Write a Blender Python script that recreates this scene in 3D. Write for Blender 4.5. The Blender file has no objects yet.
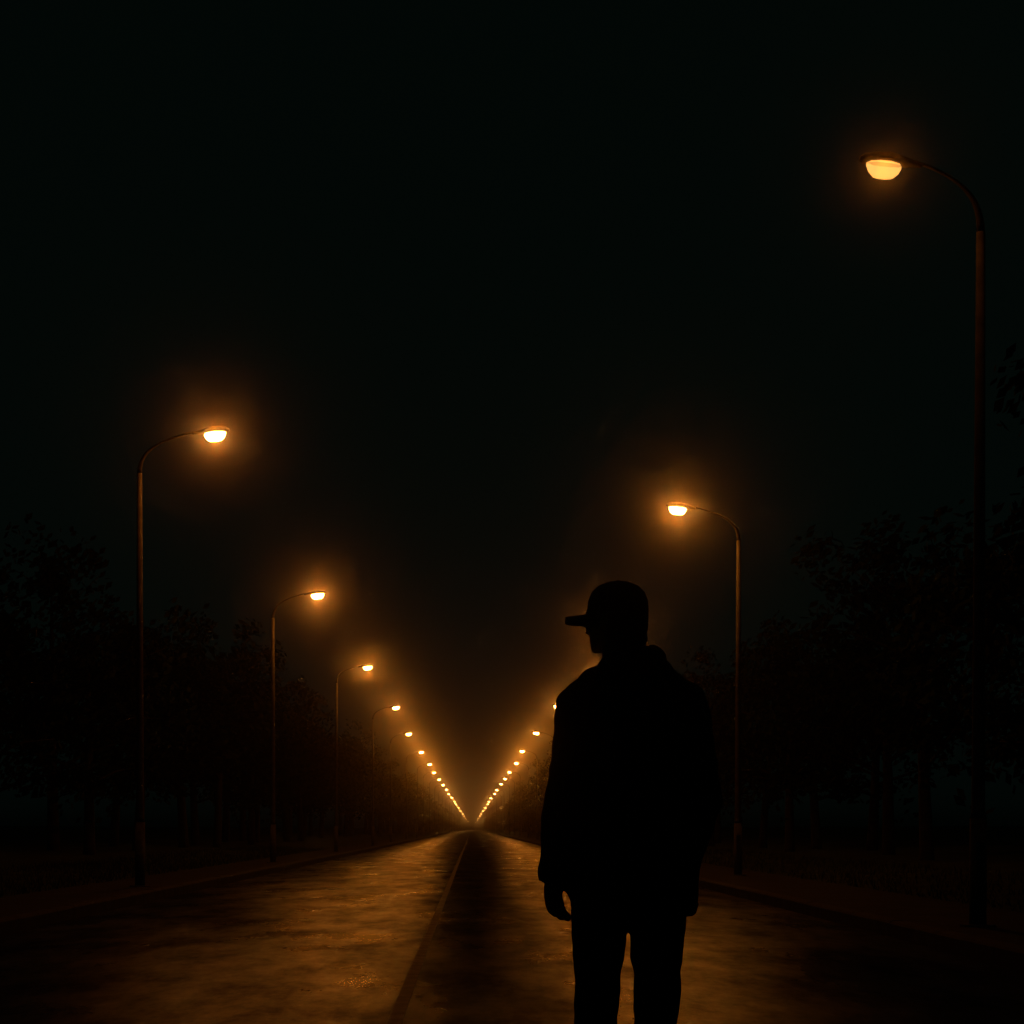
import bpy, bmesh, math, random
from mathutils import Vector, Matrix, noise
random.seed(7)
PI = math.pi
S = bpy.context.scene
C = S.collection

# ------------------------------------------------------------------ camera
F_PX = 1800.0                       # focal length in picture widths of 1024
CAM_H = 1.147
cam_d = bpy.data.cameras.new('camera')
cam_d.sensor_width = 36.0
cam_d.lens = 36.0 * F_PX / 1024.0
cam_d.shift_x = 40.0 / 1024.0
cam_d.shift_y = 316.0 / 1024.0
cam_d.clip_start = 0.1
cam_d.clip_end = 6000
cam = bpy.data.objects.new('camera', cam_d)
C.objects.link(cam)
cam.location = (0, 0, CAM_H)
cam.rotation_euler = (PI / 2, 0, 0)
S.camera = cam

# ------------------------------------------------------------------ render
S.render.engine = 'CYCLES'
cy = S.cycles
cy.use_denoising = True
cy.denoiser = 'OPENIMAGEDENOISE'
cy.max_bounces = 5
cy.diffuse_bounces = 2
cy.glossy_bounces = 2
cy.transparent_max_bounces = 12
cy.volume_bounces = 0
cy.sample_clamp_indirect = 3.0
cy.use_light_tree = True
cy.caustics_reflective = False
cy.caustics_refractive = False
S.view_settings.view_transform = 'Standard'
S.view_settings.look = 'None'
S.view_settings.gamma = 1.0
S.view_settings.exposure = 0.0

# ------------------------------------------------------------------ world: a moonless night sky
W = bpy.data.worlds.new('World')
S.world = W
W.use_nodes = True
bg = W.node_tree.nodes['Background']
bg.inputs['Color'].default_value = (0.22, 0.66, 0.50, 1)
bg.inputs['Strength'].default_value = 0.0030

# ------------------------------------------------------------------ helpers
def new_mat(name):
    m = bpy.data.materials.new(name)
    m.use_nodes = True
    nt = m.node_tree
    return m, nt, nt.nodes['Principled BSDF']

def noise_mat(name, c1, c2, scale=6.0, rough=0.8, bump=0.2, bscale=60.0, metal=0.0, spec=0.5, dist=0.01):
    m, nt, p = new_mat(name)
    tc = nt.nodes.new('ShaderNodeTexCoord')
    n1 = nt.nodes.new('ShaderNodeTexNoise')
    n1.inputs['Scale'].default_value = scale
    n1.inputs['Detail'].default_value = 6
    nt.links.new(tc.outputs['Object'], n1.inputs['Vector'])
    r = nt.nodes.new('ShaderNodeValToRGB')
    r.color_ramp.elements[0].position = 0.35
    r.color_ramp.elements[1].position = 0.68
    r.color_ramp.elements[0].color = (*c1, 1)
    r.color_ramp.elements[1].color = (*c2, 1)
    nt.links.new(n1.outputs['Fac'], r.inputs['Fac'])
    nt.links.new(r.outputs['Color'], p.inputs['Base Color'])
    n2 = nt.nodes.new('ShaderNodeTexNoise')
    n2.inputs['Scale'].default_value = bscale
    n2.inputs['Detail'].default_value = 4
    nt.links.new(tc.outputs['Object'], n2.inputs['Vector'])
    b = nt.nodes.new('ShaderNodeBump')
    b.inputs['Strength'].default_value = bump
    b.inputs['Distance'].default_value = dist
    nt.links.new(n2.outputs['Fac'], b.inputs['Height'])
    nt.links.new(b.outputs['Normal'], p.inputs['Normal'])
    p.inputs['Roughness'].default_value = rough
    p.inputs['Metallic'].default_value = metal
    p.inputs['Specular IOR Level'].default_value = spec
    return m

def obj(name, bm, mat, parent=None, smooth=False):
    me = bpy.data.meshes.new(name)
    bm.normal_update()
    bm.to_mesh(me)
    bm.free()
    if mat:
        me.materials.append(mat)
    if smooth:
        for p in me.polygons:
            p.use_smooth = True
    o = bpy.data.objects.new(name, me)
    C.objects.link(o)
    if parent:
        o.parent = parent
    return o

def thing(name, label, cat, loc=(0, 0, 0), rz=0.0, group=None):
    o = bpy.data.objects.new(name, None)
    C.objects.link(o)
    o.location = loc
    o.rotation_euler = (0, 0, rz)
    o['label'] = label
    o['category'] = cat
    if group:
        o['group'] = group
    return o

def copy_tree(o, parent=None):
    c = o.copy()
    C.objects.link(c)
    c.parent = parent
    for ch in list(o.children):
        copy_tree(ch, c)
    return c

def ring_tube(bm, rings, cap=True):
    """rings: list of lists of Vectors, all the same length"""
    vs = [[bm.verts.new(p) for p in r] for r in rings]
    n = len(vs[0])
    for a, b in zip(vs[:-1], vs[1:]):
        for i in range(n):
            j = (i + 1) % n
            bm.faces.new((a[i], a[j], b[j], b[i]))
    if cap:
        bm.faces.new(list(reversed(vs[0])))
        bm.faces.new(vs[-1])
    return vs

def tube(bm, pts, radii, seg=12, squash=None):
    """round tube along a polyline, radius per point"""
    pts = [Vector(p) for p in pts]
    rings = []
    up = Vector((0.13, 0.9, 0.21)).normalized()
    for i, p in enumerate(pts):
        a = pts[max(i - 1, 0)]
        b = pts[min(i + 1, len(pts) - 1)]
        d = (b - a).normalized()
        u = d.cross(up)
        if u.length < 1e-4:
            u = d.cross(Vector((1, 0, 0)))
        u.normalize()
        v = d.cross(u).normalized()
        r = radii[i]
        ra, rb = r if isinstance(r, tuple) else (r, r)
        rings.append([p + u * (ra * math.cos(2 * PI * k / seg)) + v * (rb * math.sin(2 * PI * k / seg)) for k in range(seg)])
    ring_tube(bm, rings)

def ellipsoid(bm, c, r, rot=None, u=16, v=10):
    m = Matrix.Translation(Vector(c)) @ (rot or Matrix()) @ Matrix.Diagonal((*r, 1))
    bmesh.ops.create_uvsphere(bm, u_segments=u, v_segments=v, radius=1.0, matrix=m)

def loft_z(bm, rows, seg=28, power=2.3):
    """rows: (z, cx, cy, a, b) superellipse sections"""
    rings = []
    for z, cx, cy_, a, b in rows:
        ring = []
        for k in range(seg):
            t = 2 * PI * k / seg
            c, s = math.cos(t), math.sin(t)
            ring.append(Vector((cx + a * math.copysign(abs(c) ** (2 / power), c), cy_ + b * math.copysign(abs(s) ** (2 / power), s), z)))
        rings.append(ring)
    ring_tube(bm, rings)

def box(bm, x0, x1, y0, y1, z0, z1):
    v = [bm.verts.new(p) for p in ((x0, y0, z0), (x1, y0, z0), (x1, y1, z0), (x0, y1, z0), (x0, y0, z1), (x1, y0, z1), (x1, y1, z1), (x0, y1, z1))]
    for f in ((3, 2, 1, 0), (4, 5, 6, 7), (0, 1, 5, 4), (1, 2, 6, 5), (2, 3, 7, 6), (3, 0, 4, 7)):
        bm.faces.new([v[i] for i in f])

def remesh(name, bm, mat, voxel, parent, smooth_it=6, fold=None):
    """union of overlapping closed shells as one continuous skin"""
    bmesh.ops.recalc_face_normals(bm, faces=bm.faces)
    me = bpy.data.meshes.new(name + '_raw')
    bm.to_mesh(me)
    bm.free()
    o = bpy.data.objects.new(name + '_raw', me)
    C.objects.link(o)
    r = o.modifiers.new('r', 'REMESH')
    r.mode = 'VOXEL'
    r.voxel_size = voxel
    s = o.modifiers.new('s', 'SMOOTH')
    s.iterations = smooth_it
    s.factor = 0.5
    dg = bpy.context.evaluated_depsgraph_get()
    m2 = bpy.data.meshes.new_from_object(o.evaluated_get(dg))
    bpy.data.objects.remove(o)
    bpy.data.meshes.remove(me)
    m2.name = name
    if fold:
        nrm = [v.normal.copy() for v in m2.vertices]
        for v, n in zip(m2.vertices, nrm):
            v.co += n * fold(v.co)
    m2.materials.clear()
    m2.materials.append(mat)
    for p in m2.polygons:
        p.use_smooth = True
    o2 = bpy.data.objects.new(name, m2)
    C.objects.link(o2)
    o2.parent = parent
    return o2

# ------------------------------------------------------------------ materials
def make_asphalt():
    m, nt, p = new_mat('wet_asphalt')
    tc = nt.nodes.new('ShaderNodeTexCoord')
    # large damp patches, drawn out along the road a little
    mp = nt.nodes.new('ShaderNodeMapping')
    mp.inputs['Scale'].default_value = (1.0, 0.32, 1.0)
    nt.links.new(tc.outputs['Object'], mp.inputs['Vector'])
    n1 = nt.nodes.new('ShaderNodeTexNoise')
    n1.inputs['Scale'].default_value = 0.75
    n1.inputs['Detail'].default_value = 7
    n1.inputs['Roughness'].default_value = 0.62
    nt.links.new(mp.outputs['Vector'], n1.inputs['Vector'])
    rr = nt.nodes.new('ShaderNodeMapRange')
    rr.inputs['From Min'].default_value = 0.29
    rr.inputs['From Max'].default_value = 0.70
    rr.inputs['To Min'].default_value = 0.22
    rr.inputs['To Max'].default_value = 0.38
    nt.links.new(n1.outputs['Fac'], rr.inputs['Value'])
    nt.links.new(rr.outputs['Result'], p.inputs['Roughness'])
    # tar, patches, stains
    n2 = nt.nodes.new('ShaderNodeTexNoise')
    n2.inputs['Scale'].default_value = 2.2
    n2.inputs['Detail'].default_value = 8
    nt.links.new(mp.outputs['Vector'], n2.inputs['Vector'])
    cr = nt.nodes.new('ShaderNodeValToRGB')
    cr.color_ramp.elements[0].position = 0.32
    cr.color_ramp.elements[1].position = 0.7
    cr.color_ramp.elements[0].color = (0.006, 0.006, 0.006, 1)
    cr.color_ramp.elements[1].color = (0.020, 0.019, 0.018, 1)
    nt.links.new(n2.outputs['Fac'], cr.inputs['Fac'])
    # dark band down the middle where no lamplight reflects, painted in: darker, less glossy
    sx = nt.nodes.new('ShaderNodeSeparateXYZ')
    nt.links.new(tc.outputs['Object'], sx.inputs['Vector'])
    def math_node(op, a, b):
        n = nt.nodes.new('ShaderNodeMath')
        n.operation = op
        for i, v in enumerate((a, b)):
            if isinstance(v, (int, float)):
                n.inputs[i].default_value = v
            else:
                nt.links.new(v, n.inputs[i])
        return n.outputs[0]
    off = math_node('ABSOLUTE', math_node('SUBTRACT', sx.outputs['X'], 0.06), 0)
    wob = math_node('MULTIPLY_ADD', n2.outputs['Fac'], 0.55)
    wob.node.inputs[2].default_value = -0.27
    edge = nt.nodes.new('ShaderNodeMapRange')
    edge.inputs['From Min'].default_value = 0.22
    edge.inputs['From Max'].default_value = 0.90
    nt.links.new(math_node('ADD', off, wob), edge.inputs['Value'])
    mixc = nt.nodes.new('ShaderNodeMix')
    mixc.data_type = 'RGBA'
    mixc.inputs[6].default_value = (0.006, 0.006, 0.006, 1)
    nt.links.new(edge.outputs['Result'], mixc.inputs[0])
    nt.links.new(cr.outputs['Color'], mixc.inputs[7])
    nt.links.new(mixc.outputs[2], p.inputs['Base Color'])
    n6 = nt.nodes.new('ShaderNodeTexNoise')
    n6.inputs['Scale'].default_value = 1.3
    n6.inputs['Detail'].default_value = 9
    n6.inputs['Roughness'].default_value = 0.74
    nt.links.new(mp.outputs['Vector'], n6.inputs['Vector'])
    damp = nt.nodes.new('ShaderNodeMapRange')
    damp.inputs['From Min'].default_value = 0.38
    damp.inputs['From Max'].default_value = 0.64
    damp.inputs['To Min'].default_value = 0.22
    damp.inputs['To Max'].default_value = 0.95
    nt.links.new(n6.outputs['Fac'], damp.inputs['Value'])
    wet = math_node('MULTIPLY', math_node('MAXIMUM', edge.outputs['Result'], 0.34), damp.outputs['Result'])  # damp patches, with shine held back along the painted unlit band
    # stone grain and long shallow waves
    n3 = nt.nodes.new('ShaderNodeTexVoronoi')
    n3.inputs['Scale'].default_value = 75
    nt.links.new(tc.outputs['Object'], n3.inputs['Vector'])
    n4 = nt.nodes.new('ShaderNodeTexNoise')
    n4.inputs['Scale'].default_value = 5.0
    n4.inputs['Detail'].default_value = 6
    nt.links.new(tc.outputs['Object'], n4.inputs['Vector'])
    b1 = nt.nodes.new('ShaderNodeBump')
    b1.inputs['Strength'].default_value = 0.3
    b1.inputs['Distance'].default_value = 0.004
    nt.links.new(n3.outputs['Distance'], b1.inputs['Height'])
    b2 = nt.nodes.new('ShaderNodeBump')
    b2.inputs['Strength'].default_value = 0.3
    b2.inputs['Distance'].default_value = 0.02
    nt.links.new(n4.outputs['Fac'], b2.inputs['Height'])
    nt.links.new(b1.outputs['Normal'], b2.inputs['Normal'])
    n5 = nt.nodes.new('ShaderNodeTexNoise')
    n5.inputs['Scale'].default_value = 24.0
    n5.inputs['Detail'].default_value = 5
    n5.inputs['Roughness'].default_value = 0.65
    nt.links.new(tc.outputs['Object'], n5.inputs['Vector'])
    b3 = nt.nodes.new('ShaderNodeBump')
    b3.inputs['Strength'].default_value = 0.5
    b3.inputs['Distance'].default_value = 0.008
    nt.links.new(n5.outputs['Fac'], b3.inputs['Height'])
    nt.links.new(b2.outputs['Normal'], b3.inputs['Normal'])
    nt.links.new(b3.outputs['Normal'], p.inputs['Normal'])
    # dry asphalt is matt; only the damp film on it shines
    dry = nt.nodes.new('ShaderNodeBsdfDiffuse')
    nt.links.new(mixc.outputs[2], dry.inputs['Color'])
    nt.links.new(b3.outputs['Normal'], dry.inputs['Normal'])
    ms = nt.nodes.new('ShaderNodeMixShader')
    nt.links.new(wet, ms.inputs[0])
    nt.links.new(dry.outputs[0], ms.inputs[1])
    nt.links.new(p.outputs[0], ms.inputs[2])
    nt.links.new(ms.outputs[0], nt.nodes['Material Output'].inputs['Surface'])
    return m

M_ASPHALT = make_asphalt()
M_KERB = noise_mat('kerb_stone', (0.02, 0.02, 0.019), (0.05, 0.048, 0.046), 3.0, 0.85, 0.3, 40, spec=0.15)
M_PAVE = noise_mat('damp_pavement', (0.010, 0.0095, 0.009), (0.028, 0.026, 0.025), 1.6, 0.9, 0.4, 30, spec=0.12)
M_GRASS = noise_mat('verge_grass', (0.015, 0.024, 0.010), (0.04, 0.055, 0.02), 1.2, 0.95, 0.8, 25, spec=0.1, dist=0.05)
M_PAINT = noise_mat('worn_road_paint', (0.03, 0.029, 0.026), (0.17, 0.16, 0.14), 5.0, 0.6, 0.4, 60, spec=0.32, dist=0.004)
M_POLE = noise_mat('weathered_steel', (0.045, 0.045, 0.044), (0.085, 0.082, 0.08), 8.0, 0.85, 0.15, 50, spec=0.1)
M_HEAD = noise_mat('dark_lamp_paint', (0.008, 0.008, 0.008), (0.016, 0.016, 0.016), 12.0, 0.85, 0.1, 50, spec=0.1)
M_BARK = noise_mat('tree_bark', (0.012, 0.010, 0.008), (0.034, 0.028, 0.02), 5.0, 0.9, 0.9, 14, spec=0.2, dist=0.03)
M_LEAF = noise_mat('tree_leaves', (0.006, 0.011, 0.005), (0.018, 0.03, 0.010), 0.9, 0.9, 0.0, 10, spec=0.05)
M_JACKET = noise_mat('black_jacket_cloth', (0.007, 0.007, 0.008), (0.016, 0.016, 0.018), 14.0, 0.72, 0.4, 220, spec=0.22, dist=0.002)
M_TROUSER = noise_mat('black_trouser_cloth', (0.007, 0.007, 0.008), (0.014, 0.014, 0.016), 10.0, 0.8, 0.4, 260, spec=0.18, dist=0.002)
M_CAP = noise_mat('black_cap_cotton', (0.006, 0.006, 0.006), (0.012, 0.012, 0.012), 20.0, 0.75, 0.4, 300, spec=0.2, dist=0.0015)
M_SKIN = noise_mat('skin', (0.22, 0.12, 0.08), (0.28, 0.16, 0.11), 18.0, 0.6, 0.1, 180, spec=0.3, dist=0.001)
M_HAIR = noise_mat('dark_hair', (0.006, 0.005, 0.004), (0.014, 0.011, 0.009), 60.0, 0.7, 0.6, 200, spec=0.2, dist=0.003)
M_SHOE = noise_mat('black_shoe_leather', (0.010, 0.010, 0.010), (0.02, 0.02, 0.02), 12.0, 0.6, 0.2, 120, spec=0.3, dist=0.002)
M_SOLE = noise_mat('shoe_rubber', (0.02, 0.02, 0.02), (0.04, 0.04, 0.04), 20.0, 0.8, 0.2, 100)

def make_glow(name, strength):
    # clear lamp glass that glows: light from the bulb inside passes through it
    m, nt, p = new_mat(name)
    nt.nodes.remove(p)
    tr = nt.nodes.new('ShaderNodeBsdfTransparent')
    em = nt.nodes.new('ShaderNodeEmission')
    em.inputs['Color'].default_value = (1.0, 0.42, 0.09, 1)
    em.inputs['Strength'].default_value = strength
    ad = nt.nodes.new('ShaderNodeAddShader')
    nt.links.new(tr.outputs[0], ad.inputs[0])
    nt.links.new(em.outputs[0], ad.inputs[1])
    nt.links.new(ad.outputs[0], nt.nodes['Material Output'].inputs['Surface'])
    m.cycles.emission_sampling = 'NONE'
    return m
M_GLOW = make_glow('sodium_lamp_glass', 38.0)
M_GLOW_DIM = make_glow('ageing_sodium_lamp_glass', 0.7)
LAMP_W = 180.0
def make_bulb(name, watts, tint=0.24):
    b = bpy.data.lights.new(name, 'POINT')
    b.energy = watts
    b.color = (1.0, tint, 0.012)
    b.shadow_soft_size = 0.07
    return b
BULB = make_bulb('sodium_bulb', LAMP_W)
BULB_OLD = make_bulb('ageing_sodium_bulb', LAMP_W * 0.7, 0.225)
BULB_NEW = make_bulb('fresh_sodium_bulb', LAMP_W * 1.15, 0.255)
BULB_WEAK = make_bulb('worn_sodium_bulb', LAMP_W * 0.3, 0.235)
BULB_DIM = make_bulb('failing_sodium_bulb', LAMP_W * 0.11, 0.24)

# ------------------------------------------------------------------ setting
Y0, Y1 = -60.0, 2600.0
XL, XR = -5.29, 4.64                 # kerb faces

def strip(name, x0, x1, z0, z1, mat, ys):
    bm = bmesh.new()
    rows = [(bm.verts.new((x0, y, z0)), bm.verts.new((x1, y, z1))) for y in ys]
    for a, b in zip(rows[:-1], rows[1:]):
        bm.faces.new((a[0], a[1], b[1], b[0]))
    o = obj(name, bm, mat)
    o['kind'] = 'structure'
    return o

# ground: one sheet, sunk below the road bed, with low banks outside the pavements
prof = [(-620, 2.2), (-120, 1.6), (-40, 0.9), (-16, 0.5), (-10, 0.22), (-7.6, 0.085), (XL - 0.12, 0.075), (XL - 0.1, -0.06),
        (XR + 0.1, -0.06), (XR + 0.12, 0.075), (7.2, 0.085), (10, 0.22), (16, 0.5), (40, 0.9), (120, 1.6), (620, 2.2)]
bm = bmesh.new()
ys = [Y0 + 4 * i for i in range(50)] + [140 + 20 * i for i in range(23)] + [600 + 100 * i for i in range(21)]
rows = []
for y in ys:
    row = []
    for x, z in prof:
        k = max(0.0, min(1.0, (abs(x) - 7.5) / 6))
        row.append(bm.verts.new((x, y, z + 0.22 * k * noise.noise((x * 0.13, y * 0.09, 0.3)))))
    rows.append(row)
for a, b in zip(rows[:-1], rows[1:]):
    for i in range(len(prof) - 1):
        bm.faces.new((a[i], a[i + 1], b[i + 1], b[i]))
g = obj('ground', bm, M_GRASS)
g['kind'] = 'structure'

# road: a cambered sheet
bm = bmesh.new()
cols = [XL + (XR - XL) * k / 12 for k in range(13)]
rows = []
for y in [Y0, 0, 5, 10, 20, 40, 80, 160, 320, 640, 1280, 2000, Y1 - 5]:
    rows.append([bm.verts.new((x, y, -0.06 * ((x - (XL + XR) / 2) / ((XR - XL) / 2)) ** 2)) for x in cols])
for a, b in zip(rows[:-1], rows[1:]):
    for i in range(12):
        bm.faces.new((a[i], a[i + 1], b[i + 1], b[i]))
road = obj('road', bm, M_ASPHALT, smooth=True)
road['kind'] = 'structure'
def road_z(x):
    return -0.06 * ((x - (XL + XR) / 2) / ((XR - XL) / 2)) ** 2

# faint centre line
bm = bmesh.new()
for k in range(60):
    y = -12 + 9.0 * k
    box(bm, -0.505, -0.415, y, y + 8.97, road_z(-0.46) - 0.01, road_z(-0.46) + 0.004)
ln = obj('centre_line', bm, M_PAINT)
ln['kind'] = 'structure'

# kerbs: stones 1 m long with a rounded nose
def kerb(name, x_face, side):
    bm = bmesh.new()
    def stone(y0, y1):
        sec = [(0, -0.12), (0, 0.085), (0.02, 0.112), (0.045, 0.12), (0.15, 0.12), (0.15, -0.12)]
        j = random.uniform(-0.004, 0.004)
        a = [bm.verts.new((x_face + side * (u + 0.0), y0, z + j)) for u, z in sec]
        b = [bm.verts.new((x_face + side * (u + 0.0), y1, z + j)) for u, z in sec]
        n = len(sec)
        for i in range(n):
            q = (i + 1) % n
            bm.faces.new((a[i], a[q], b[q], b[i]))
        bm.faces.new(list(reversed(a)))
        bm.faces.new(b)
    y = -12.0
    while y < 120:
        stone(y + 0.006, y + 0.994)
        y += 1
    stone(120.01, 2590)
    bmesh.ops.recalc_face_normals(bm, faces=bm.faces)
    o = obj(name, bm, M_KERB)
    o['kind'] = 'structure'
kerb('kerb_left', XL, -1)
kerb('kerb_right', XR, 1)

def pavement(name, xa, xb):
    bm = bmesh.new()
    box(bm, min(xa, xb), max(xa, xb), -50, 2590, -0.1, 0.112)
    o = obj(name, bm, M_PAVE)
    o['kind'] = 'structure'
pavement('pavement_left', XL - 0.153, XL - 1.75)
pavement('pavement_right', XR + 0.153, XR + 2.1)

# ------------------------------------------------------------------ grass tufts along the verges (stuff)
def verge_grass(name, xs, n):
    bm = bmesh.new()
    for _ in range(n):
        x = random.uniform(*xs)
        y = 9 + 80 * random.random() ** 1.8
        z = 0.07 + max(0, (abs(x) - 7.4) * 0.05)
        h = random.uniform(0.05, 0.19)
        a = random.uniform(0, 2 * PI)
        w = 0.012
        lx, ly = random.uniform(-.08, .08), random.uniform(-.08, .08)
        p = [bm.verts.new((x + w * math.cos(a), y + w * math.sin(a), z)), bm.verts.new((x - w * math.cos(a), y - w * math.sin(a), z)),
             bm.verts.new((x + lx, y + ly, z + h))]
        bm.faces.new(p)
    o = obj(name, bm, M_GRASS)
    o['kind'] = 'stuff'
    o['category'] = 'grass'
    o['label'] = 'dark rough grass growing on the verge beside the pavement'
verge_grass('grass', (-10.5, -7.1), 14000)
verge_grass('grass', (6.8, 10.5), 9000)
bpy.data.objects['grass']['label'] = 'dark rough grass on the verge left of the road'
bpy.data.objects['grass.001']['label'] = 'dark rough grass on the verge right of the road'

# ------------------------------------------------------------------ street lamps
LAMP_Z = 8.0
REACH = 1.24
def build_lamp(REACH=REACH):
    t = thing('street_lamp', '-', 'street lamp', (0, 0, 0))
    bm = bmesh.new()
    tube(bm, [(0, 0, -0.3), (0, 0, 1.25)], [0.09, 0.088], 14)
    tube(bm, [(0, 0, 1.25), (0, 0, 1.32), (0, 0, 4.5), (0, 0, 7.40)], [0.086, 0.070, 0.058, 0.047], 14)
    obj('pole', bm, M_POLE, t, smooth=True)
    bm = bmesh.new()
    box(bm, -0.045, 0.045, -0.096, -0.08, 0.45, 1.0)
    obj('access_door', bm, M_POLE, t)
    bm = bmesh.new()
    tube(bm, [(0, 0, 0.10), (0, 0, 0.135)], [0.19, 0.18], 14)
    obj('base_plate', bm, M_POLE, t)
    # swept arm
    bm = bmesh.new()
    pts, rad = [], []
    p0, p1, p2, p3 = Vector((0, 0, 7.402)), Vector((0, 0, 7.80)), Vector((-0.26 * REACH, 0, 7.98)), Vector((-REACH + 0.26, 0, 8.13))
    for k in range(15):
        s = k / 14
        pts.append(p0 * (1 - s) ** 3 + p1 * 3 * s * (1 - s) ** 2 + p2 * 3 * s * s * (1 - s) + p3 * s ** 3)
        rad.append(0.044 - 0.026 * min(1.0, s * 1.6))
    tube(bm, pts, rad, 12)
    obj('arm', bm, M_HEAD, t, smooth=True)
    # cobra head housing: lofted along the arm direction
    bm = bmesh.new()
    rings = []
    for x, wy, top, bot in ((0.36, 0.035, 0.035, 0.03), (0.25, 0.055, 0.055, 0.035), (0.13, 0.10, 0.085, 0.04), (-0.02, 0.145, 0.11, 0.04),
                            (-0.2, 0.155, 0.10, 0.04), (-0.34, 0.125, 0.07, 0.035), (-0.40, 0.06, 0.03, 0.02)):
        ring = []
        for k in range(16):
            a = 2 * PI * k / 16
            s = math.sin(a)
            ring.append(Vector((x, wy * math.cos(a), (top if s > 0 else bot) * s)))
        rings.append(ring)
    ring_tube(bm, rings)
    bmesh.ops.recalc_face_normals(bm, faces=bm.faces)
    h = obj('lamp_head', bm, M_HEAD, t, smooth=True)
    h.location = (-REACH, 0, 8.13)
    h.rotation_euler = (0, math.radians(6), 0)
    h.scale = (0.86, 0.86, 0.86)
    # bowl refractor hanging below the head
    bm = bmesh.new()
    rings = []
    for f, z in ((1.0, -0.036), (1.0, -0.075), (0.86, -0.14), (0.62, -0.19)):
        rings.append([Vector((-0.10 + 0.215 * f * math.cos(2 * PI * k / 10), 0.135 * f * math.sin(2 * PI * k / 10), z)) for k in range(10)])
    ring_tube(bm, rings)
    bmesh.ops.recalc_face_normals(bm, faces=bm.faces)
    obj('lamp_bowl', bm, M_GLOW, h)
    b = bpy.data.objects.new('bulb', BULB)
    C.objects.link(b)
    b.parent = h
    b.location = (-0.10, 0, -0.115)
    return t

lamp_proto = build_lamp()
short_lamp = build_lamp(0.93)          # the near right lamp has a shorter arm
HP = LAMP_Z - CAM_H                  # bowl height above the eye
def px_z(dy):
    return F_PX * HP / dy
left_meas = [(-256, 388), (-154, 230), (-105, 159), (-76, 119), (-63, 93), (-51, 75), (-42.5, 63), (-38, 54.7), (-33.5, 48), (-30, 42.5), (-26.5, 38), (-24, 33.5), (-20.3, 30), (-17.6, 26)]
right_meas = [(403, 652), (202, 315), (134, 200), (122, 151), (84, 120), (64, 94), (50, 76), (43.3, 64), (37.4, 55.2), (32.8, 48.6), (29, 43.4), (24.5, 37.5), (22, 33.7), (18, 29.5), (16, 26)]
ordl = ['nearest', 'second', 'third', 'fourth', 'fifth', 'sixth', 'seventh', 'eighth', 'ninth', 'tenth', 'eleventh', 'twelfth', 'thirteenth', 'fourteenth', 'fifteenth']
GRP = 'lit sodium street lamps lining the road'
used = [False]
def place_lamp(x_bowl, y, side, label, group=GRP, dim=False, near=False, weak=False):
    reach = 0.93 if near else REACH
    if near:
        t = short_lamp
    elif not used[0]:
        t = lamp_proto
        used[0] = True
    else:
        t = copy_tree(lamp_proto)
    cx = -reach - 0.10               # bowl centre in the lamp's own frame
    if side > 0:
        t.location = (x_bowl - cx, y, 0)
        t.rotation_euler = (0, 0, 0)
    else:
        t.location = (x_bowl + cx, y, 0)
        t.rotation_euler = (0, 0, PI)
    t['label'] = label
    t['group'] = group
    t.rotation_euler.x = random.uniform(-0.008, 0.008)
    t.rotation_euler.y = random.uniform(-0.006, 0.006)
    bulb_kind = BULB_WEAK if weak else random.choice((BULB, BULB, BULB_OLD, BULB_NEW))
    for ch in t.children:
        for q in ch.children:
            if q.type == 'LIGHT':
                q.data = bulb_kind
    if dim:
        for ch in t.children:
            if ch.name.startswith('lamp_head'):
                for q in ch.children:
                    q.data = BULB_DIM if q.type == 'LIGHT' else dim_bowl()
    return t

def dim_bowl():
    me = bpy.data.meshes.get('ageing_lamp_bowl')
    if me is None:
        me = bpy.data.meshes['lamp_bowl'].copy()
        me.name = 'ageing_lamp_bowl'
        me.materials.clear()
        me.materials.append(M_GLOW_DIM)
    return me
extraL = {0: 'large bright street lamp on a curved arm, nearest in the left row',
          1: 'second street lamp of the left row, its glow beside a short lit pole'}
for i, (dx, dy) in enumerate(left_meas):
    z = px_z(dy)
    x = dx * z / F_PX
    if i >= 8:
        x = x * 0.4 + (-4.6) * 0.6
    place_lamp(x, z, -1, extraL.get(i, 'glowing orange street lamp, %s from the front in the left row' % ordl[i]), weak=(i > 7))
extraR = {0: 'dimmer street lamp on the tall pole at the right edge, nearest in the right row',
          1: 'bright street lamp above and right of the person in the cap',
          2: 'street lamp hidden behind the head of the person in the cap',
          3: 'street lamp hidden behind the left shoulder of the person',
          4: 'street lamp glowing right at the edge of the jacket sleeve'}
for i, (dx, dy) in enumerate(right_meas):
    z = px_z(dy)
    x = dx * z / F_PX
    if i >= 8:
        x = x * 0.4 + 4.55 * 0.6
    place_lamp(x + 0.05, z, 1, extraR.get(i, 'glowing orange street lamp, %s from the front in the right row' % ordl[i]), dim=(i == 0), near=(i == 0), weak=(i > 8))
for k in range(10):
    y = 525 + 85 * k + 12 * k * k + random.uniform(-3, 3)
    place_lamp(-4.62, y, -1, 'pinprick street lamp in the merged far end of the left row', 'far lamps merging on the left', weak=True)
    place_lamp(4.55, y + random.uniform(-3, 3), 1, 'pinprick street lamp in the merged far end of the right row', 'far lamps merging on the right', weak=True)

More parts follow.
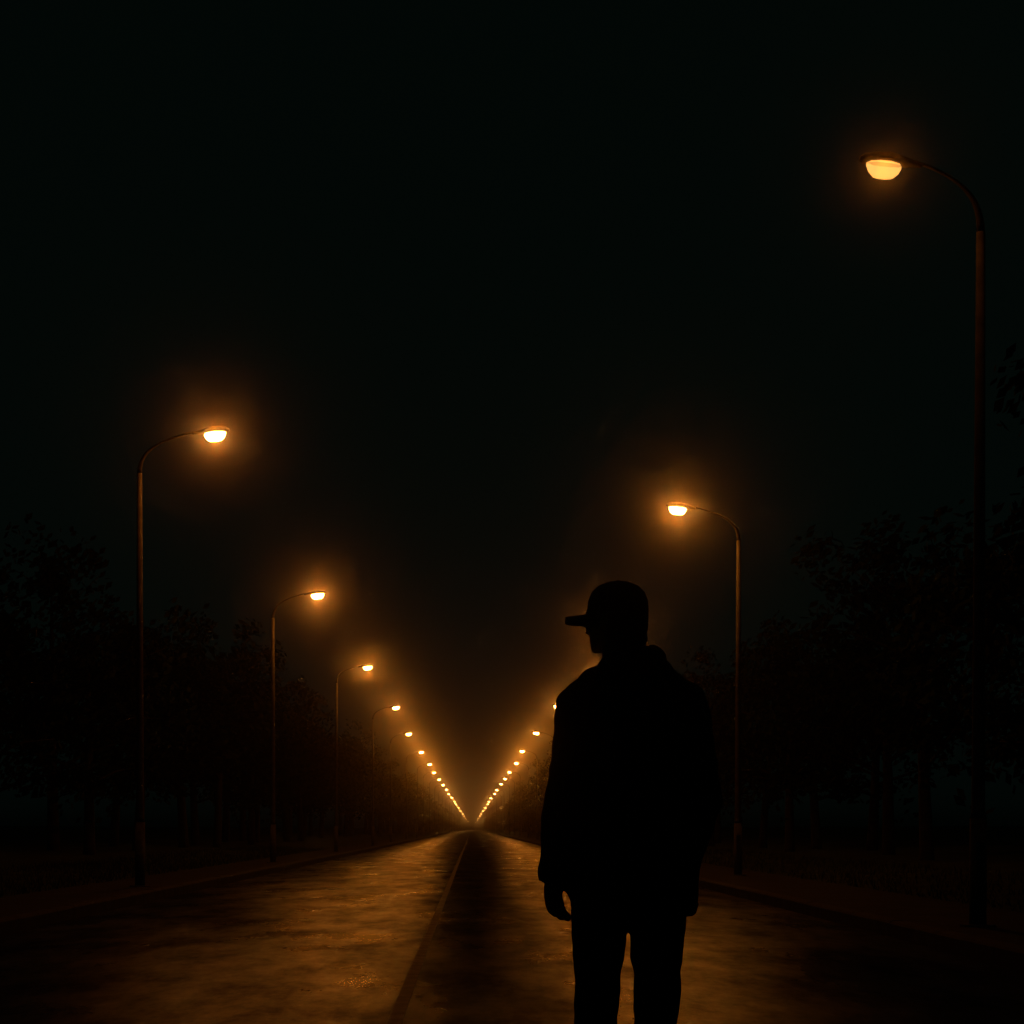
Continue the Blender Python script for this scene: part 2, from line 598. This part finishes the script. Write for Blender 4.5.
# ------------------------------------------------------------------ trees behind the pavements
def build_tree(seed, height, spread, bare=False):
    rnd = random.Random(seed)
    t = thing('roadside_tree', '-', 'tree')
    bm = bmesh.new()
    lean = Vector((rnd.uniform(-.4, .4), rnd.uniform(-.4, .4), 0))
    trunk = [Vector((0, 0, -0.4)), Vector((0.03, 0, 0.3)) , lean * 0.3 + Vector((0, 0, height * .28)), lean * 0.7 + Vector((0, 0, height * .55)), lean + Vector((0, 0, height * .86))]
    tube(bm, trunk, [0.3, 0.21, 0.16, 0.11, 0.03], 9)
    tips = []
    for k in range(13):
        s = 0.22 + 0.66 * k / 12
        base = trunk[2].lerp(trunk[4], max(0, (s - .22) / .66)) 
        a = k * 2.4 + rnd.uniform(-.4, .4)
        L = spread * (1.0 - 0.55 * abs(s - 0.45)) * rnd.uniform(.7, 1.1)
        mid = base + Vector((math.cos(a) * L * .5, math.sin(a) * L * .5, height * .07))
        end = base + Vector((math.cos(a) * L, math.sin(a) * L, height * rnd.uniform(.05, .17)))
        tube(bm, [base, mid, end], [0.07 * (1.2 - s), 0.045 * (1.2 - s), 0.012], 6)
        tips += [mid, end]
    tips.append(trunk[4])
    obj('trunk', bm, M_BARK, t, smooth=True)
    bm = bmesh.new()
    clumps = []
    for tp in tips:
        for _ in range(2):
            clumps.append((tp + Vector((rnd.gauss(0, .45), rnd.gauss(0, .45), rnd.gauss(0.15, .4))), rnd.uniform(.5, 1.05)))
    for c, r in clumps:
        for _ in range(58):
            d = Vector((rnd.gauss(0, 1), rnd.gauss(0, 1), rnd.gauss(0, .75)))
            d = d.normalized() * r * rnd.random() ** 0.45
            p = c + d
            s = rnd.uniform(.09, .2)
            n = Vector((rnd.gauss(0, 1), rnd.gauss(0, 1), rnd.gauss(0.5, 1))).normalized()
            u = n.orthogonal().normalized()
            v = n.cross(u)
            q = [p + u * s, p + v * s * .55, p - u * s, p - v * s * .55]
            bm.faces.new([bm.verts.new(w) for w in q])
    obj('crown', bm, M_LEAF, t)
    return t

protos = [build_tree(11, 9.4, 3.2), build_tree(23, 8.4, 2.9), build_tree(37, 10.0, 3.0), build_tree(51, 7.6, 3.3)]
free = list(protos)
rt = random.Random(5)
for side, lab, grp in ((-1, 'dark leafy tree in the row behind the left street lamps', 'trees behind the left lamps'),
                       (1, 'dark leafy tree in the row behind the right street lamps', 'trees behind the right lamps')):
    y = 30.0
    k = 0
    while y < 420:
        t = free.pop(0) if free else copy_tree(protos[rt.randrange(4)])
        t.location = (side * (12.2 + rt.uniform(-1.2, 1.6)) - 0.3, y, 0.2)
        t.rotation_euler = (0, 0, rt.uniform(0, 6.28))
        s = rt.uniform(.86, 1.06)
        t.scale = (s, s, s * rt.uniform(.94, 1.06))
        t['label'] = lab
        t['group'] = grp
        y += rt.uniform(4.6, 7.0) if y < 140 else rt.uniform(7, 11)
        k += 1

# far wood on both sides beyond the counted trees: one mass
bm = bmesh.new()
for side in (-1, 1):
    for _ in range(6000):
        y = random.uniform(425, 1500)
        x = side * (random.uniform(9.6, 17))
        z = random.uniform(0.4, 8.6) - 0.15 * (abs(x) - 12) ** 2 * .3
        s = random.uniform(.4, 1.0)
        n = Vector((random.gauss(0, 1), random.gauss(0, 1), random.gauss(0, 1))).normalized()
        u = n.orthogonal().normalized()
        v = n.cross(u)
        p = Vector((x, y, z))
        bm.faces.new([bm.verts.new(p + w) for w in (u * s, v * s * .7, -u * s, -v * s * .7)])
fw = obj('distant_wood', bm, M_LEAF)
fw['kind'] = 'stuff'
fw['category'] = 'wood'
fw['label'] = 'far dark woodland lining both sides of the road end'

# ------------------------------------------------------------------ the person
# local frame: x to the picture's right, y away from the camera, z up; 340 px per metre at 5.29 m
P_Y = F_PX / 340.0
P_X = (635 - 472) / F_PX * P_Y
per = thing('person', 'person in a black jacket and cap seen from behind, looking left', 'person', (P_X, P_Y, road_z(P_X)))
HC = Vector((-0.053, 0.0, 1.762))                       # head centre
HS = 0.94
HR = Matrix.Rotation(math.radians(49), 4, 'Z') @ Matrix.Rotation(math.radians(1.5), 4, 'X')   # face (+y) turned to the left, a little away, nodding
def H(x, y, z):
    return HC + (HR @ Vector((x, y, z))) * HS
def head_shell(bm):
    rows = [(-0.102, 0.062, 0.022, 0.022), (-0.092, 0.052, 0.036, 0.038), (-0.07, 0.034, 0.053, 0.058), (-0.045, 0.018, 0.064, 0.076), (-0.015, 0.006, 0.070, 0.089),
            (0.02, 0.0, 0.0745, 0.0955), (0.05, -0.004, 0.074, 0.094), (0.078, -0.006, 0.064, 0.080), (0.097, -0.006, 0.045, 0.055), (0.107, -0.006, 0.018, 0.022)]
    rings = [[H(a * math.cos(2 * PI * k / 24), c + b * math.sin(2 * PI * k / 24), z) for k in range(24)] for z, c, a, b in rows]
    ring_tube(bm, rings)
    HM = HR.copy()
    # nose, lips, brow, eye balls, ears
    tube(bm, [H(0, 0.088, 0.012), H(0, 0.101, -0.016), H(0, 0.108, -0.034), H(0, 0.088, -0.044)], [0.009, 0.012, 0.0145, 0.010], 10)
    for s in (-1, 1):
        ellipsoid(bm, H(s * 0.012, 0.094, -0.036), (0.009, 0.011, 0.008), HM)
        ellipsoid(bm, H(s * 0.031, 0.083, 0.006), (0.0135, 0.0115, 0.008), HM)
        ellipsoid(bm, H(s * 0.031, 0.084, 0.022), (0.021, 0.011, 0.007), HM)
        ellipsoid(bm, H(s * 0.046, 0.062, -0.022), (0.02, 0.022, 0.02), HM)
        ellipsoid(bm, H(s * 0.076, -0.006, -0.008), (0.009, 0.017, 0.031), HM @ Matrix.Rotation(s * 0.35, 4, 'Z'))
    ellipsoid(bm, H(0, 0.089, -0.058), (0.023, 0.010, 0.006), HM)
    ellipsoid(bm, H(0, 0.087, -0.067), (0.020, 0.010, 0.006), HM)
    ellipsoid(bm, H(0, 0.079, -0.089), (0.019, 0.014, 0.014), HM)

def hand(bm, wrist, dirs, palm_n, thumb_side, curl):
    """wrist point, unit direction down the hand, palm normal, side vector towards the thumb"""
    d, n, t = Vector(dirs).normalized(), Vector(palm_n).normalized(), Vector(thumb_side).normalized()
    w = Vector(wrist)
    def L(a, b, c):
        return w + d * a + t * b + n * c
    rings = []
    for a, b0, c0, wt, wn in ((-0.05, 0, 0, 0.026, 0.021), (0.0, 0, 0, 0.026, 0.018), (0.03, 0.002, 0.002, 0.034, 0.017), (0.07, 0, 0.004, 0.041, 0.0155), (0.094, -0.002, 0.006, 0.038, 0.012)):
        rings.append([L(a, b0 + wt * math.cos(2 * PI * k / 14), c0 + wn * math.sin(2 * PI * k / 14)) for k in range(14)])
    ring_tube(bm, rings)
    for k, (b, ln) in enumerate(((0.030, 0.074), (0.010, 0.082), (-0.011, 0.077), (-0.030, 0.060))):
        a0, pts = 0.0, [L(0.075, b * .9, 0.004)]
        cur = L(0.09, b, 0.006)
        pts.append(cur.copy())
        for j, fr in enumerate((0.45, 0.31, 0.24)):
            a0 += curl * (0.6, 1.0, 0.8)[j] * (1 + 0.08 * k)
            cur = cur + (d * math.cos(a0) + n * math.sin(a0) + t * (0.02 * (1.5 - k))) * (ln * fr)
            pts.append(cur.copy())
        tube(bm, pts, [0.0098, 0.0098, 0.0088, 0.0080, 0.0062], 9)
    tube(bm, [L(0.02, 0.016, 0.004), L(0.042, 0.040, 0.012), L(0.068, 0.056, 0.022), L(0.092, 0.058, 0.032), L(0.108, 0.055, 0.038)], [0.016, 0.0145, 0.011, 0.0098, 0.0070], 9)

L_SH, L_EL, L_WR = Vector((-0.160, 0.0, 1.502)), Vector((-0.213, -0.035, 1.225)), Vector((-0.237, 0.02, 0.995))
R_SH, R_EL, R_WR = Vector((0.152, 0.0, 1.488)), Vector((0.191, -0.055, 1.225)), Vector((0.142, 0.115, 1.0))
L_HIP, L_KN, L_AN = Vector((-0.101, 0.0, 0.90)), Vector((-0.118, 0.015, 0.50)), Vector((-0.128, -0.02, 0.085))
R_HIP, R_KN, R_AN = Vector((0.069, 0.0, 0.90)), Vector((0.062, 0.03, 0.50)), Vector((0.070, 0.03, 0.085))

bm = bmesh.new()
head_shell(bm)
tube(bm, [(-0.03, -0.01, 1.52), (-0.036, -0.01, 1.60), (-0.045, -0.012, 1.70)], [0.07, 0.058, 0.056], 16)
loft_z(bm, [(0.90, -0.015, 0, 0.12, 0.075), (0.97, -0.012, 0, 0.135, 0.085), (1.08, 0, 0, 0.135, 0.09), (1.25, 0, 0, 0.15, 0.10), (1.42, 0, 0, 0.165, 0.10), (1.50, -0.005, 0, 0.15, 0.085), (1.56, -0.02, -0.005, 0.085, 0.065)])
for a, b, c in ((L_SH, L_EL, L_WR), (R_SH, R_EL, R_WR)):
    tube(bm, [a, a.lerp(b, .4), b, b.lerp(c, .3), c], [0.052, 0.046, 0.036, 0.036, 0.025], 14)
for a, b, c in ((L_HIP, L_KN, L_AN), (R_HIP, R_KN, R_AN)):
    tube(bm, [a, a.lerp(b, .45), b, b.lerp(c, .3), c], [0.075, 0.066, 0.048, 0.050, 0.034], 14)
    tube(bm, [c + Vector((0, -0.03, -0.02)), c + Vector((0, 0.06, -0.045)), c + Vector((0, 0.16, -0.06))], [0.034, 0.034, 0.022], 10)
hand(bm, L_WR + Vector((-0.008, 0.004, 0.026)), (0.04, 0.12, -1), (0.74, -0.66, 0.0), (0.66, 0.74, 0.1), 0.50)
hand(bm, R_WR + Vector((-.005, 0.01, -0.006)), (-0.25, 0.35, -0.8), (-1, -0.1, 0.3), (0.1, 1, 0.4), 0.35)
body = remesh('body', bm, M_SKIN, 0.0046, per, 3)

# jacket: torso and sleeves grown into one skin, thick-walled look at the hem from folds
bm = bmesh.new()
loft_z(bm, [(0.895, -0.002, 0, 0.176, 0.122), (0.925, -0.002, 0, 0.185, 0.13), (0.96, -0.002, 0, 0.187, 0.134), (1.05, 0.0, 0, 0.186, 0.138), (1.18, 0.0, -0.003, 0.186, 0.138), (1.32, 0.0, -0.008, 0.19, 0.14),
            (1.42, 0.0, -0.01, 0.188, 0.135), (1.49, -0.002, -0.012, 0.172, 0.12), (1.545, -0.004, -0.014, 0.14, 0.105), (1.59, -0.01, -0.014, 0.105, 0.09), (1.625, -0.02, -0.012, 0.083, 0.079), (1.65, -0.026, -0.010, 0.072, 0.072)])
for a, b, c, cf in ((L_SH, L_EL, L_WR, 0.050), (R_SH, R_EL, R_WR, 0.05)):
    m1, m2 = a.lerp(b, .5), b.lerp(c, .5)
    tube(bm, [a + (a - b).normalized() * 0.035, a, m1, b, m2, b.lerp(c, .9), c + (c - b).normalized() * 0.012], [0.045, 0.068, 0.063, 0.062, 0.057, 0.053, cf - 0.003], 18)
# trapezius fill so the shoulders slope
tube(bm, [(-0.172, -0.01, 1.522), (-0.10, -0.012, 1.566), (-0.02, -0.012, 1.596)], [0.055, 0.062, 0.06], 14)
tube(bm, [(0.16, -0.01, 1.505), (0.10, -0.014, 1.556), (0.03, -0.014, 1.602)], [0.056, 0.062, 0.062], 14)
ellipsoid(bm, L_SH + Vector((-0.004, 0, 0.004)), (0.068, 0.07, 0.066))
ellipsoid(bm, R_SH + Vector((0.002, 0, 0.004)), (0.068, 0.07, 0.066))
ellipsoid(bm, (-0.135, -0.01, 1.535), (0.075, 0.066, 0.056))
ellipsoid(bm, (0.128, -0.01, 1.525), (0.08, 0.066, 0.058))
# cuff
tube(bm, [L_WR + Vector((0.001, -0.004, 0.035)), L_WR + Vector((0, 0, -0.008))], [0.051, 0.049], 16)
def cloth_fold(amp, seed, zs=7.0, xs=16.0):
    def f(p):
        a = noise.noise((p.x * xs + seed, p.y * xs, p.z * zs + p.x * 9))
        b = noise.noise((p.x * 34, p.y * 34 + seed, p.z * 16 - p.x * 14))
        c = noise.noise((p.x * 5, p.y * 5, p.z * 22 + seed))
        return amp * (a * 0.9 + b * 0.35 + c * 0.5)
    return f
jacket = remesh('jacket', bm, M_JACKET, 0.0075, per, 12, cloth_fold(0.0095, 3.1))
# hem seam and drawcord band
bm = bmesh.new()
loft_z(bm, [(0.892, -0.002, 0, 0.172, 0.118), (0.900, -0.002, 0, 0.181, 0.127), (0.925, -0.002, 0, 0.188, 0.133), (0.935, -0.002, 0, 0.184, 0.130)], 40)
obj('hem_band', bm, M_JACKET, jacket, smooth=True)
# hood lying on the back of the neck
bm = bmesh.new()
ring = []
for k in range(13):
    a = math.radians(-215 + 250 * k / 12)               # open at the throat
    lift = 0.03 * math.cos(a + PI / 2 - 0.35)
    ring.append(Vector((-0.012 + 0.078 * math.cos(a), -0.014 + 0.08 * math.sin(a), 1.612 + lift)))
tube(bm, ring, [0.018 + 0.022 * math.sin(PI * k / 12) for k in range(13)], 14)
ellipsoid(bm, (0.015, -0.095, 1.585), (0.095, 0.045, 0.075), Matrix.Rotation(-0.3, 4, 'X'))
ellipsoid(bm, (0.042, -0.055, 1.637), (0.047, 0.045, 0.046))
ellipsoid(bm, (0.02, -0.10, 1.53), (0.07, 0.03, 0.06))
hood = remesh('hood', bm, M_JACKET, 0.006, per, 6, cloth_fold(0.005, 8.3, 18, 26))

# trousers
bm = bmesh.new()
loft_z(bm, [(0.885, -0.02, 0, 0.155, 0.10), (0.93, -0.018, 0, 0.165, 0.112), (1.0, -0.012, 0, 0.160, 0.108)])
for a, b, c, s in ((L_HIP, L_KN, L_AN, -1), (R_HIP, R_KN, R_AN, 1)):
    tube(bm, [a + Vector((0, 0, .03)), a + Vector((0.0 if s > 0 else -.008, 0, -0.05)), a.lerp(b, .42), a.lerp(b, .75), b, b.lerp(c, .4), b.lerp(c, .8), c + Vector((0, -0.005, -0.02))],
         [0.080, 0.083, 0.071, 0.0655, 0.063, 0.063, 0.064, 0.068], 18)
ellipsoid(bm, (-0.014, 0, 0.872), (0.017, 0.06, 0.032))
trousers = remesh('trousers', bm, M_TROUSER, 0.006, per, 5, cloth_fold(0.0065, 5.7, 11, 11))

# shoes
for c, yaw in ((L_AN, 0.16), (R_AN, -0.2)):
    R = Matrix.Rotation(yaw, 4, 'Z')
    def Q(x, y, z):
        return Vector((c.x, c.y, 0)) + (R @ Vector((x, y, z)))
    bm = bmesh.new()
    rings = []
    for y, w, z0, z1 in ((-0.085, 0.026, 0.03, 0.085), (-0.07, 0.036, 0.024, 0.10), (-0.03, 0.04, 0.022, 0.11), (0.03, 0.041, 0.022, 0.10), (0.09, 0.046, 0.022, 0.078), (0.145, 0.047, 0.022, 0.062), (0.185, 0.036, 0.022, 0.052), (0.205, 0.016, 0.026, 0.042)):
        rings.append([Q(w * math.cos(2 * PI * k / 16), y, (z0 + z1) / 2 + (z1 - z0) / 2 * math.sin(2 * PI * k / 16)) for k in range(16)])
    ring_tube(bm, rings)
    bmesh.ops.recalc_face_normals(bm, faces=bm.faces)
    sh = obj('shoe', bm, M_SHOE, per, smooth=True)
    bm = bmesh.new()
    out = [(0.03, -0.088), (0.042, -0.04), (0.042, 0.03), (0.05, 0.10), (0.05, 0.15), (0.036, 0.195), (0.0, 0.214)]
    out = out + [(-x, y) for x, y in reversed(out[:-1])]
    ring_tube(bm, [[Q(x, y, 0.001) for x, y in out], [Q(x, y, 0.026) for x, y in out]])
    bmesh.ops.recalc_face_normals(bm, faces=bm.faces)
    obj('sole', bm, M_SOLE, sh)

# cap: crown, brim, button
bm = bmesh.new()
rings = []
for z, a, b in ((-0.012, 0.0805, 0.1005), (0.0, 0.082, 0.1025), (0.03, 0.083, 0.1025), (0.058, 0.082, 0.099), (0.084, 0.074, 0.088), (0.104, 0.056, 0.067), (0.1165, 0.030, 0.036), (0.1185, 0.008, 0.010)):
    rings.append([H(a * math.cos(2 * PI * k / 30) * (1 + 0.006 * math.cos(6 * 2 * PI * k / 30)), -0.002 + b * math.sin(2 * PI * k / 30), z) for k in range(30)])
ring_tube(bm, rings)
bmesh.ops.recalc_face_normals(bm, faces=bm.faces)
cap = obj('cap', bm, M_CAP, per, smooth=True)
bm = bmesh.new()
top, bot = [], []
NU, NV = 17, 6
for iv in range(NV):
    r = iv / (NV - 1)
    rowt, rowb = [], []
    for iu in range(NU):
        t = -1 + 2 * iu / (NU - 1)
        x = 0.079 * t * (1 - 0.06 * r)
        edge = 0.1 * math.sqrt(max(0, 1 - (0.079 * t / 0.083) ** 2)) - 0.006
        y = edge + r * (0.096 * math.sqrt(max(0.0, 1 - (abs(t) ** 5))))
        z = 0.004 - 0.024 * t * t - 0.003 * r
        rowt.append(bm.verts.new(H(x, y, z + 0.017)))
        rowb.append(bm.verts.new(H(x, y, z - 0.004)))
    top.append(rowt)
    bot.append(rowb)
for iv in range(NV - 1):
    for iu in range(NU - 1):
        bm.faces.new((top[iv][iu], top[iv][iu + 1], top[iv + 1][iu + 1], top[iv + 1][iu]))
        bm.faces.new((bot[iv][iu], bot[iv + 1][iu], bot[iv + 1][iu + 1], bot[iv][iu + 1]))
for iu in range(NU - 1):
    bm.faces.new((top[-1][iu], top[-1][iu + 1], bot[-1][iu + 1], bot[-1][iu]))
    bm.faces.new((top[0][iu + 1], top[0][iu], bot[0][iu], bot[0][iu + 1]))
for iv in range(NV - 1):
    bm.faces.new((top[iv][0], top[iv + 1][0], bot[iv + 1][0], bot[iv][0]))
    bm.faces.new((top[iv + 1][-1], top[iv][-1], bot[iv][-1], bot[iv + 1][-1]))
bmesh.ops.remove_doubles(bm, verts=bm.verts, dist=0.0004)
bmesh.ops.recalc_face_normals(bm, faces=bm.faces)
obj('brim', bm, M_CAP, cap, smooth=True)
bm = bmesh.new()
ellipsoid(bm, H(0, -0.002, 0.1185), (0.007, 0.007, 0.004), HR)
obj('button', bm, M_CAP, cap, smooth=True)
# short hair at the nape and sides under the cap
bm = bmesh.new()
ellipsoid(bm, H(0, -0.022, -0.02), (0.0755, 0.078, 0.05), HR)
ellipsoid(bm, H(0, -0.05, -0.06), (0.06, 0.047, 0.05), HR)
hair = remesh('hair', bm, M_HAIR, 0.005, per, 3, cloth_fold(0.003, 1.3, 60, 60))

# ------------------------------------------------------------------ night mist
bm = bmesh.new()
box(bm, -640, 640, -70, 2620, -1.3, 13.0)
haze = bpy.data.objects.new('haze', bpy.data.meshes.new('haze'))
bm.to_mesh(haze.data)
bm.free()
C.objects.link(haze)
haze['kind'] = 'stuff'
haze['category'] = 'haze'
haze['label'] = 'thin night mist hanging over the road'
m = bpy.data.materials.new('haze')
m.use_nodes = True
nt = m.node_tree
nt.nodes.remove(nt.nodes['Principled BSDF'])
vol = nt.nodes.new('ShaderNodeVolumePrincipled')
vol.inputs['Color'].default_value = (0.9, 0.9, 0.88, 1)
vol.inputs['Density'].default_value = 0.00108
vol.inputs['Anisotropy'].default_value = 0.988
nt.links.new(vol.outputs['Volume'], nt.nodes['Material Output'].inputs['Volume'])
haze.data.materials.append(m)
haze.visible_shadow = True
